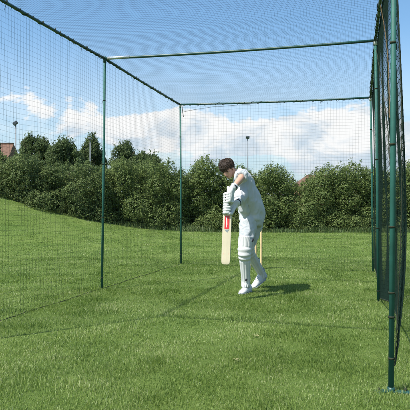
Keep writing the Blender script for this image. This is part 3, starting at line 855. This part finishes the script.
# ------------------------------------------------------------------ the bat
BT, BB = V3(228.4, 186.5, 6.58), V3(225.6, 264.4, 6.50)
BA = (BT - BB).normalized()                     # up the bat
bF = Vector((-.16, -1, -.02)); bF = (bF - BA * bF.dot(BA)).normalized(); bS = BA.cross(bF)   # face direction, side
bat = empty('cricket_bat', BB)
tag(bat, 'pale willow cricket bat with red sticker, held upright by the batsman', 'cricket bat')
BL, BW = .585, .104
def blade():
    bm = bmesh.new(); rows = []
    def sec(z, w, fr, ed, sp):
        pts = [(-w / 2, -ed * .15), (-w / 2 + .004, fr), (0, fr + .0015), (w / 2 - .004, fr), (w / 2, -ed * .15), (w / 2 - .003, -ed), (w * .2, -ed - sp * .5), (0, -ed - sp), (-w * .2, -ed - sp * .5), (-w / 2 + .003, -ed)]
        return [bm.verts.new(BB + BA * z + bS * a + bF * b) for a, b in pts]
    prof = [(0, .066, .004, .010, .004), (.006, .086, .006, .013, .006), (.022, .1, .008, .016, .010), (.05, BW, .009, .019, .020), (.16, BW, .009, .022, .034), (.30, BW, .009, .020, .032), (.45, BW, .009, .016, .024),
            (BL - .03, BW - .002, .009, .013, .018), (BL - .012, .094, .009, .012, .016), (BL, .066, .008, .011, .014), (BL + .012, .040, .007, .010, .012)]
    rows = [sec(*p) for p in prof]
    n = 10
    for r0, r1 in zip(rows, rows[1:]):
        for i in range(n): bm.faces.new((r0[i], r0[(i + 1) % n], r1[(i + 1) % n], r1[i]))
    bm.faces.new(rows[0][::-1]); bm.faces.new(rows[-1])
    o = put_bm('blade', bm, M['willow'], bat, smooth=False)
    RB = frame(bS, BA, bF)
    def dec(name, a, z, w, h, m, lay):
        bm = bmesh.new(); box(bm, BB + BA * z + bS * a + bF * (.0102 + .0006 * lay), (w, h, .0012), RB); return put_bm(name, bm, m, o, False)
    dec('sticker', 0, BL - .10, .056, .155, M['red'], 1)
    dec('sticker_print', -.006, BL - .10, .008, .118, M['white'], 2)
    dec('sticker_print', .010, BL - .085, .004, .085, M['pink'], 2)
    bm = bmesh.new()                                           # grey arrowhead under the red sticker
    z0 = BL - .186
    vs = [(-.027, z0), (.030, z0 + .004), (.006, z0 - .034), (-.010, z0 - .020)]
    f = [bm.verts.new(BB + BA * z + bS * a + bF * .0112) for a, z in vs]; g = [bm.verts.new(BB + BA * z + bS * a + bF * .0095) for a, z in vs]
    bm.faces.new(f); bm.faces.new(g[::-1])
    for i in range(4): bm.faces.new((f[i], g[i], g[(i + 1) % 4], f[(i + 1) % 4]))
    put_bm('arrow_print', bm, M['grey_print'], o, False)
    rs = random.Random(3)
    for i in range(9):
        bm = bmesh.new(); box(bm, BB + BA * rs.uniform(.03, .17) + bS * rs.uniform(-.03, .04) + bF * .0094, (rs.uniform(.002, .004), rs.uniform(.003, .010), .0008), RB)
        put_bm('ball_mark', bm, M['pink'], o, False)
blade()
HL = (BT - BB).length
bm = bmesh.new()
zz = np.linspace(BL - .004, HL, 30)
tube(bm, [BB + BA * z - bF * .004 for z in zz], [.0195 if i < 2 else .0165 + .0012 * (i % 2) for i in range(28)] + [.0195, .015], 14)
put_bm('handle', bm, M['grip'], bat)

# ------------------------------------------------------------------ batting gloves
def glove(z, wrist, elbow, back, cuff_len=.085):
    """z = height of the grip on the bat; back=+1: back of the hand to the bowler, fingers wrap behind; -1: fingers in front"""
    C = BB + BA * z - bF * .004
    e1 = wrist - C; e1 = (e1 - BA * e1.dot(BA)).normalized(); e1 = (e1 + bS * (1.2 if bS.x > 0 else -1.2)).normalized(); e1 = (e1 - BA * e1.dot(BA)).normalized(); e2 = e1.cross(BA)
    if e2.dot(bF) < 0: e2 = -e2
    s = back
    bm = bmesh.new(); R0 = .041
    kn = []
    def pos(deg, hh, r): a = math.radians(deg); return C + BA * hh + (e1 * math.cos(a) + e2 * (s * math.sin(a))) * r
    for i in range(4):
        hh = (i - 1.5) * .0305
        L = (300, 318, 310, 280)[i] if s > 0 else (285, 305, 300, 270)[i]
        angs = np.linspace(72, L, 11)
        pts = [pos(a, hh - .004 * math.sin(j * .3), R0 + .003 * math.sin(j * 1.25)) for j, a in enumerate(angs)]
        rad = [.0195, .0215, .0175, .0210, .0215, .0170, .0195, .0200, .0165, .0170, .0130]
        tube(bm, pts, rad, 12); kn.append(pos(72, hh, R0 + .002))
        tube(bm, [mix(wrist, C, -.22) + BA * hh * .4 + e2 * (s * .002), mix(wrist, C, .12) + BA * hh * .5 + e2 * (s * .010), mix(wrist, kn[-1], .55) + e2 * (s * .012), kn[-1], pos(95, hh, R0)], [.026, .031, .028, .0245, .019], 12)
    # thumb: leaves the side of the palm near its base, low on the handle, and closes the other way round
    t0 = mix(wrist, C, .25) - BA * .028
    tube(bm, [t0, pos(18, -.050, .052), pos(-28, -.058, .041), pos(-75, -.060, .036), pos(-112, -.060, .034)], [.026, .025, .023, .020, .015], 12)
    fore = (elbow - wrist).normalized()
    me = remesh(bm, .0042, 2)
    o = put_mesh('batting_glove', me, M['glove'], P)
    bm = bmesh.new()
    tube(bm, [wrist - fore * .02, wrist + fore * .015, wrist + fore * .05, wrist + fore * cuff_len, wrist + fore * (cuff_len - .01)], [.038, .042, .047, .052, .042], 18)
    put_bm('cuff', bm, M['glove'], o)
    bm = bmesh.new()
    tube(bm, [wrist + fore * .012, wrist + fore * .030], [.0445, .047], 18); put_bm('wrist_band', bm, M['black'], o)
    for i in range(3):                                         # black balls darken the gaps between the finger rolls
        bm = bmesh.new(); ball(bm, pos(125 if s > 0 else 165, (i - 1) * .0305, R0 + .0135), (.008, .008, .007), None, 8)
        put_bm('dark_gap', bm, M['black'], o)
glove(.770, WRL, ELL, 1, .06)
glove(.645, WRR, ELR, -1, .11)

# ------------------------------------------------------------------ lamp masts and houses
def mast(label, px, ptop, d, head, tilt):
    x = (px - 205) / FPX * d; top = CAM_H + (HOR - ptop) / FPX * d; g = float(terrain(x, d)); root = empty('floodlight_mast', (x, d, g))
    bm = bmesh.new(); tube(bm, [(x, d, g - .2), (x, d, g + (top - g) * .5), (x, d, top)], [.11, .085, .055], 12); put_bm('pole', bm, M['mast'], root)
    bm = bmesh.new(); Rm = Matrix.Rotation(tilt, 3, 'Y') @ Matrix.Rotation(-.5, 3, 'X')
    box(bm, (x, d - .1, top + .10), head, Rm, .04)
    for i in range(4): box(bm, Vector((x, d - .1, top + .1)) + Rm @ Vector((head[0] * (i - 1.5) * .22, head[1] * .5 + .03, 0)), (.03, .07, head[2] * .85), Rm)
    fl = put_bm('floodlight', bm, M['lamp_head'], root, False)
    bm = bmesh.new(); box(bm, Vector((x, d - .1, top + .1)) + Rm @ Vector((0, -head[1] * .5 - .006, 0)), (head[0] * .86, .012, head[2] * .8), Rm); put_bm('lens', bm, M['lamp_glass'], fl, False)
    bm = bmesh.new(); tube(bm, [(x - .16, d, top - .02), (x + .16, d, top - .02)], .03, 8); put_bm('bracket', bm, M['mast'], root)
    tag(root, label, 'floodlight', 'floodlight masts beyond the hedge')
mast('tall floodlight mast with tilted lamp above the red roofed house at left', 15.6, 124, 76, (.42, .30, .62), .75)
mast('tall slim floodlight mast rising behind the shoulder of the batsman', 247.6, 138, 90, (.58, .35, .34), .1)

def lamp_post():
    d = 29.0; px = 90.2; x = (px - 205) / FPX * d; g = float(terrain(x, d)); top = CAM_H + (HOR - 141) / FPX * d; root = empty('street_lamp', (x, d, g))
    bm = bmesh.new(); tube(bm, [(x, d, g - .1), (x, d, g + 1.2), (x, d, g + 1.25), (x, d, top)], [.055, .05, .036, .03], 12); put_bm('pole', bm, M['lamp_pale'], root)
    bm = bmesh.new(); tube(bm, [(x, d, top - .02), (x, d - .05, top + .05), (x + .03, d - .22, top + .08)], [.03, .05, .04], 10); box(bm, (x + .02, d - .15, top + .10), (.17, .40, .08), None, .03); hd = put_bm('lamp_head', bm, M['lamp_pale'], root)
    bm = bmesh.new(); box(bm, (x + .02, d - .16, top + .053), (.12, .28, .02), None, .005); put_bm('lens', bm, M['lamp_glass'], hd, False)
    tag(root, 'pale grey lamp post standing in front of the tall narrow tree', 'lamp post')
lamp_post()

def house(label, x, d, w, dp, eave, ridge, hip, chim):
    root = empty('house', (x, d, 0))
    bm = bmesh.new(); box(bm, (x, d, eave / 2 - .25), (w, dp, eave + .5)); put_bm('wall', bm, M['brick'], root, False)
    bm = bmesh.new(); o = .35
    a = [(x - w / 2 - o, d - dp / 2 - o), (x + w / 2 + o, d - dp / 2 - o), (x + w / 2 + o, d + dp / 2 + o), (x - w / 2 - o, d + dp / 2 + o)]
    lo = [bm.verts.new((p[0], p[1], eave + .01)) for p in a]; mid = [bm.verts.new((p[0], p[1], eave + .16)) for p in a]
    r0 = bm.verts.new((x - w / 2 - o + hip, d, ridge)); r1 = bm.verts.new((x + w / 2 + o - hip, d, ridge))
    bm.faces.new(lo[::-1])
    for i in range(4): bm.faces.new((lo[i], lo[(i + 1) % 4], mid[(i + 1) % 4], mid[i]))
    bm.faces.new((mid[0], mid[1], r1, r0)); bm.faces.new((mid[1], mid[2], r1)); bm.faces.new((mid[2], mid[3], r0, r1)); bm.faces.new((mid[3], mid[0], r0))
    rf = put_bm('roof', bm, M['tile'], root, False)
    bm = bmesh.new(); tube(bm, [(x - w / 2 - o + hip, d, ridge + .03), (x + w / 2 + o - hip, d, ridge + .03)], .12, 8); put_bm('ridge_tiles', bm, M['tile'], rf)
    if chim is not None:
        bm = bmesh.new(); box(bm, (x + chim, d + .5, ridge - .1), (.75, .6, 1.5), None, .03)
        for s in (-.18, .18): tube(bm, [(x + chim + s, d + .5, ridge + .6), (x + chim + s, d + .5, ridge + .95)], [.12, .1], 10)
        put_bm('chimney', bm, M['brick'], rf, False)
    for wx in (-.3, .05, .32):
        for z in ((1.5, eave - 1.2) if eave > 4 else (1.4,)):
            bm = bmesh.new(); cx = x + wx * w; yy = d - dp / 2 - .02
            for sx, sz, w_, h_ in ((0, .62, 1.4, .09), (0, -.62, 1.4, .09), (-.66, 0, .08, 1.15), (.66, 0, .08, 1.15), (0, 0, .06, 1.15)): box(bm, (cx + sx, yy, z + sz), (w_, .07, h_))
            wn = put_bm('window', bm, M['frame_white'], root, False)
            bm = bmesh.new(); box(bm, (cx, yy + .012, z), (1.3, .03, 1.16)); put_bm('pane', bm, M['glass'], wn, False)
    tag(root, label, 'house', 'houses beyond the hedge')
hx = (18 - 205) / FPX * 72
house('house with red tiled roof peeping above the trees at far left', hx - 5.6, 72, 10.0, 7.5, 5.4, 8.85, .3, -3.0)
hx2 = (306.3 - 205) / FPX * 120
house('house with hipped red roof showing through the dip in the hedge', hx2 + 4.2, 120, 14, 9, 4.6, 7.25, 3.1, None)

# ------------------------------------------------------------------ dry scraps in the grass
for px, py, lab, sz in ((255.5, 338, 'pale dry leaf lying on the grass in front of the batsman', .034), (236, 362.5, 'pale dry leaf lying nearest the camera on the open grass', .028)):
    g = ground_at(px, py); bm = bmesh.new()
    for i in range(3):
        a = random.uniform(0, 6.28) + i * 2.1; dx, dy = math.cos(a), math.sin(a)
        q = [Vector(g) + Vector((0, 0, .018)), Vector(g) + Vector((dx * sz * .5 - dy * sz * .28, dy * sz * .5 + dx * sz * .28, .030)), Vector(g) + Vector((dx * sz, dy * sz, .022)), Vector(g) + Vector((dx * sz * .5 + dy * sz * .28, dy * sz * .5 - dx * sz * .28, .026))]
        t = [bm.verts.new(p) for p in q]; u = [bm.verts.new(p - Vector((0, 0, .0025))) for p in q]
        bm.faces.new(t); bm.faces.new(u[::-1])
        for k in range(4): bm.faces.new((t[k], u[k], u[(k + 1) % 4], t[(k + 1) % 4]))
    tag(put_bm('dry_leaf', bm, M['dry'], None, False), lab, 'leaf', 'dry leaves on the grass')

# ------------------------------------------------------------------ light, sky, camera
SUN = Vector((.589, .4275, -1)).normalized()
sl = bpy.data.lights.new('sun', 'SUN'); sl.energy = 4.5; sl.angle = math.radians(.9); sl.color = (1, .965, .90)
so = bpy.data.objects.new('sun', sl); COL.objects.link(so); so.rotation_euler = SUN.to_track_quat('-Z', 'Y').to_euler(); so.location = (-8, -4, 20)
el = math.asin(-SUN.z); az = math.atan2(-SUN.x, -SUN.y)

W = bpy.data.worlds.new('World'); SC.world = W; W.use_nodes = True
nt = W.node_tree; N = nt.nodes; L = nt.links; N.clear()
out = N.new('ShaderNodeOutputWorld'); bg = N.new('ShaderNodeBackground'); bgc = N.new('ShaderNodeBackground'); mixs = N.new('ShaderNodeMixShader')
sky = N.new('ShaderNodeTexSky'); sky.sky_type = 'NISHITA'; sky.sun_disc = False; sky.sun_elevation = el; sky.sun_rotation = az % (2 * math.pi)
sky.air_density = 1.0; sky.dust_density = 1.6; sky.ozone_density = .6
tint = N.new('ShaderNodeMix'); tint.data_type = 'RGBA'; tint.blend_type = 'MULTIPLY'; tint.inputs[0].default_value = 1; tint.inputs[7].default_value = (.76, 1.0, 1.10, 1)
L.new(sky.outputs[0], tint.inputs[6]); L.new(tint.outputs[2], bg.inputs['Color']); bg.inputs['Strength'].default_value = .112
tc = N.new('ShaderNodeTexCoord'); sep = N.new('ShaderNodeSeparateXYZ'); L.new(tc.outputs['Generated'], sep.inputs[0])
def math_(op, a, b=None, c=None, clamp=False):
    n = N.new('ShaderNodeMath'); n.operation = op; n.use_clamp = clamp
    for i, v in enumerate((a, b, c)):
        if v is None: continue
        if isinstance(v, (int, float)): n.inputs[i].default_value = v
        else: L.new(v, n.inputs[i])
    return n.outputs[0]
ay = math_('MAXIMUM', math_('ABSOLUTE', sep.outputs['Y']), .25)
u = math_('DIVIDE', sep.outputs['X'], ay); v = math_('DIVIDE', sep.outputs['Z'], ay)
comb = N.new('ShaderNodeCombineXYZ'); L.new(u, comb.inputs[0]); L.new(math_('MULTIPLY', v, 1.7), comb.inputs[1]); L.new(sep.outputs['Y'], comb.inputs[2])
def wn(scale, det, rough, off=0, dist=0):
    n = N.new('ShaderNodeTexNoise'); n.inputs['Scale'].default_value = scale; n.inputs['Detail'].default_value = det; n.inputs['Roughness'].default_value = rough; n.inputs['Distortion'].default_value = dist
    mp = N.new('ShaderNodeMapping'); mp.inputs['Location'].default_value = (off, off * .7, 0); L.new(comb.outputs[0], mp.inputs[0]); L.new(mp.outputs[0], n.inputs['Vector']); return n.outputs['Fac']
def gauss(uc, vc, su, sv):
    a = math_('POWER', math_('ABSOLUTE', math_('DIVIDE', math_('SUBTRACT', u, uc), su)), 2.0); b = math_('POWER', math_('ABSOLUTE', math_('DIVIDE', math_('SUBTRACT', v, vc), sv)), 2.0)
    return math_('POWER', 2.718, math_('MULTIPLY', math_('ADD', a, b), -1))
n1 = wn(5.5, 9, .60, 2.3, .3); n2 = wn(16, 6, .6, 5.1)
PXU = lambda px: (px - 205) / FPX
PYV = lambda py: (HOR - py) / FPX
bias = None
for px, py, sx, sy, w in ((338, 136, 58, 34, .36), (325, 160, 30, 16, .20), (225, 142, 62, 28, .24), (400, 150, 40, 34, .2), (150, 128, 50, 26, .26), (60, 118, 75, 36, .17), (10, 95, 60, 14, .12), (272, 163, 24, 13, -.20), (262, 112, 40, 10, -.12), (120, 78, 120, 18, -.04), (200, 40, 400, 50, -.12)):
    g = math_('MULTIPLY', gauss(PXU(px), PYV(py), sx / FPX, sy / FPX), w); bias = g if bias is None else math_('ADD', bias, g)
dens = math_('ADD', math_('ADD', math_('MULTIPLY', n1, .86), math_('MULTIPLY', n2, .24)), bias)
mr = N.new('ShaderNodeMapRange'); mr.interpolation_type = 'SMOOTHSTEP'; L.new(dens, mr.inputs[0]); mr.inputs[1].default_value = .64; mr.inputs[2].default_value = .72
# thin veil low on the sky
veil = N.new('ShaderNodeMapRange'); veil.interpolation_type = 'SMOOTHSTEP'; L.new(v, veil.inputs[0]); veil.inputs[1].default_value = .34; veil.inputs[2].default_value = .0; veil.inputs[3].default_value = 0; veil.inputs[4].default_value = .66
cov = math_('MAXIMUM', mr.outputs[0], veil.outputs[0])
up = N.new('ShaderNodeMapRange'); L.new(sep.outputs['Z'], up.inputs[0]); up.inputs[1].default_value = -.02; up.inputs[2].default_value = .0
cov = math_('MULTIPLY', cov, up.outputs[0])
shade = N.new('ShaderNodeMapRange'); shade.interpolation_type = 'SMOOTHSTEP'
L.new(math_('ADD', math_('MULTIPLY', wn(11, 8, .65, 9.2, .6), .9), math_('MULTIPLY', v, 1.3)), shade.inputs[0]); shade.inputs[1].default_value = .46; shade.inputs[2].default_value = .70
cc = N.new('ShaderNodeMix'); cc.data_type = 'RGBA'; L.new(shade.outputs[0], cc.inputs[0]); cc.inputs[6].default_value = (.60, .72, .83, 1); cc.inputs[7].default_value = (.97, .98, .98, 1)
L.new(cc.outputs[2], bgc.inputs['Color']); bgc.inputs['Strength'].default_value = .61
L.new(cov, mixs.inputs[0]); L.new(bg.outputs[0], mixs.inputs[1]); L.new(bgc.outputs[0], mixs.inputs[2]); L.new(mixs.outputs[0], out.inputs['Surface'])

cam = bpy.data.cameras.new('camera'); cam.sensor_width = 36; cam.sensor_fit = 'HORIZONTAL'; cam.lens = 36 * FPX / 410; cam.clip_start = .05; cam.clip_end = 5000
cam.shift_y = -.5 / 410
co = bpy.data.objects.new('camera', cam); COL.objects.link(co); co.location = (0, 0, CAM_H); co.rotation_euler = (math.pi / 2, 0, 0)
SC.camera = co
SC.render.engine = 'CYCLES'
SC.view_settings.view_transform = 'Standard'; SC.view_settings.look = 'None'; SC.view_settings.gamma = 1; SC.view_settings.use_curve_mapping = False
SC.view_settings.exposure = .72
SC.render.resolution_x = SC.render.resolution_y = 1024
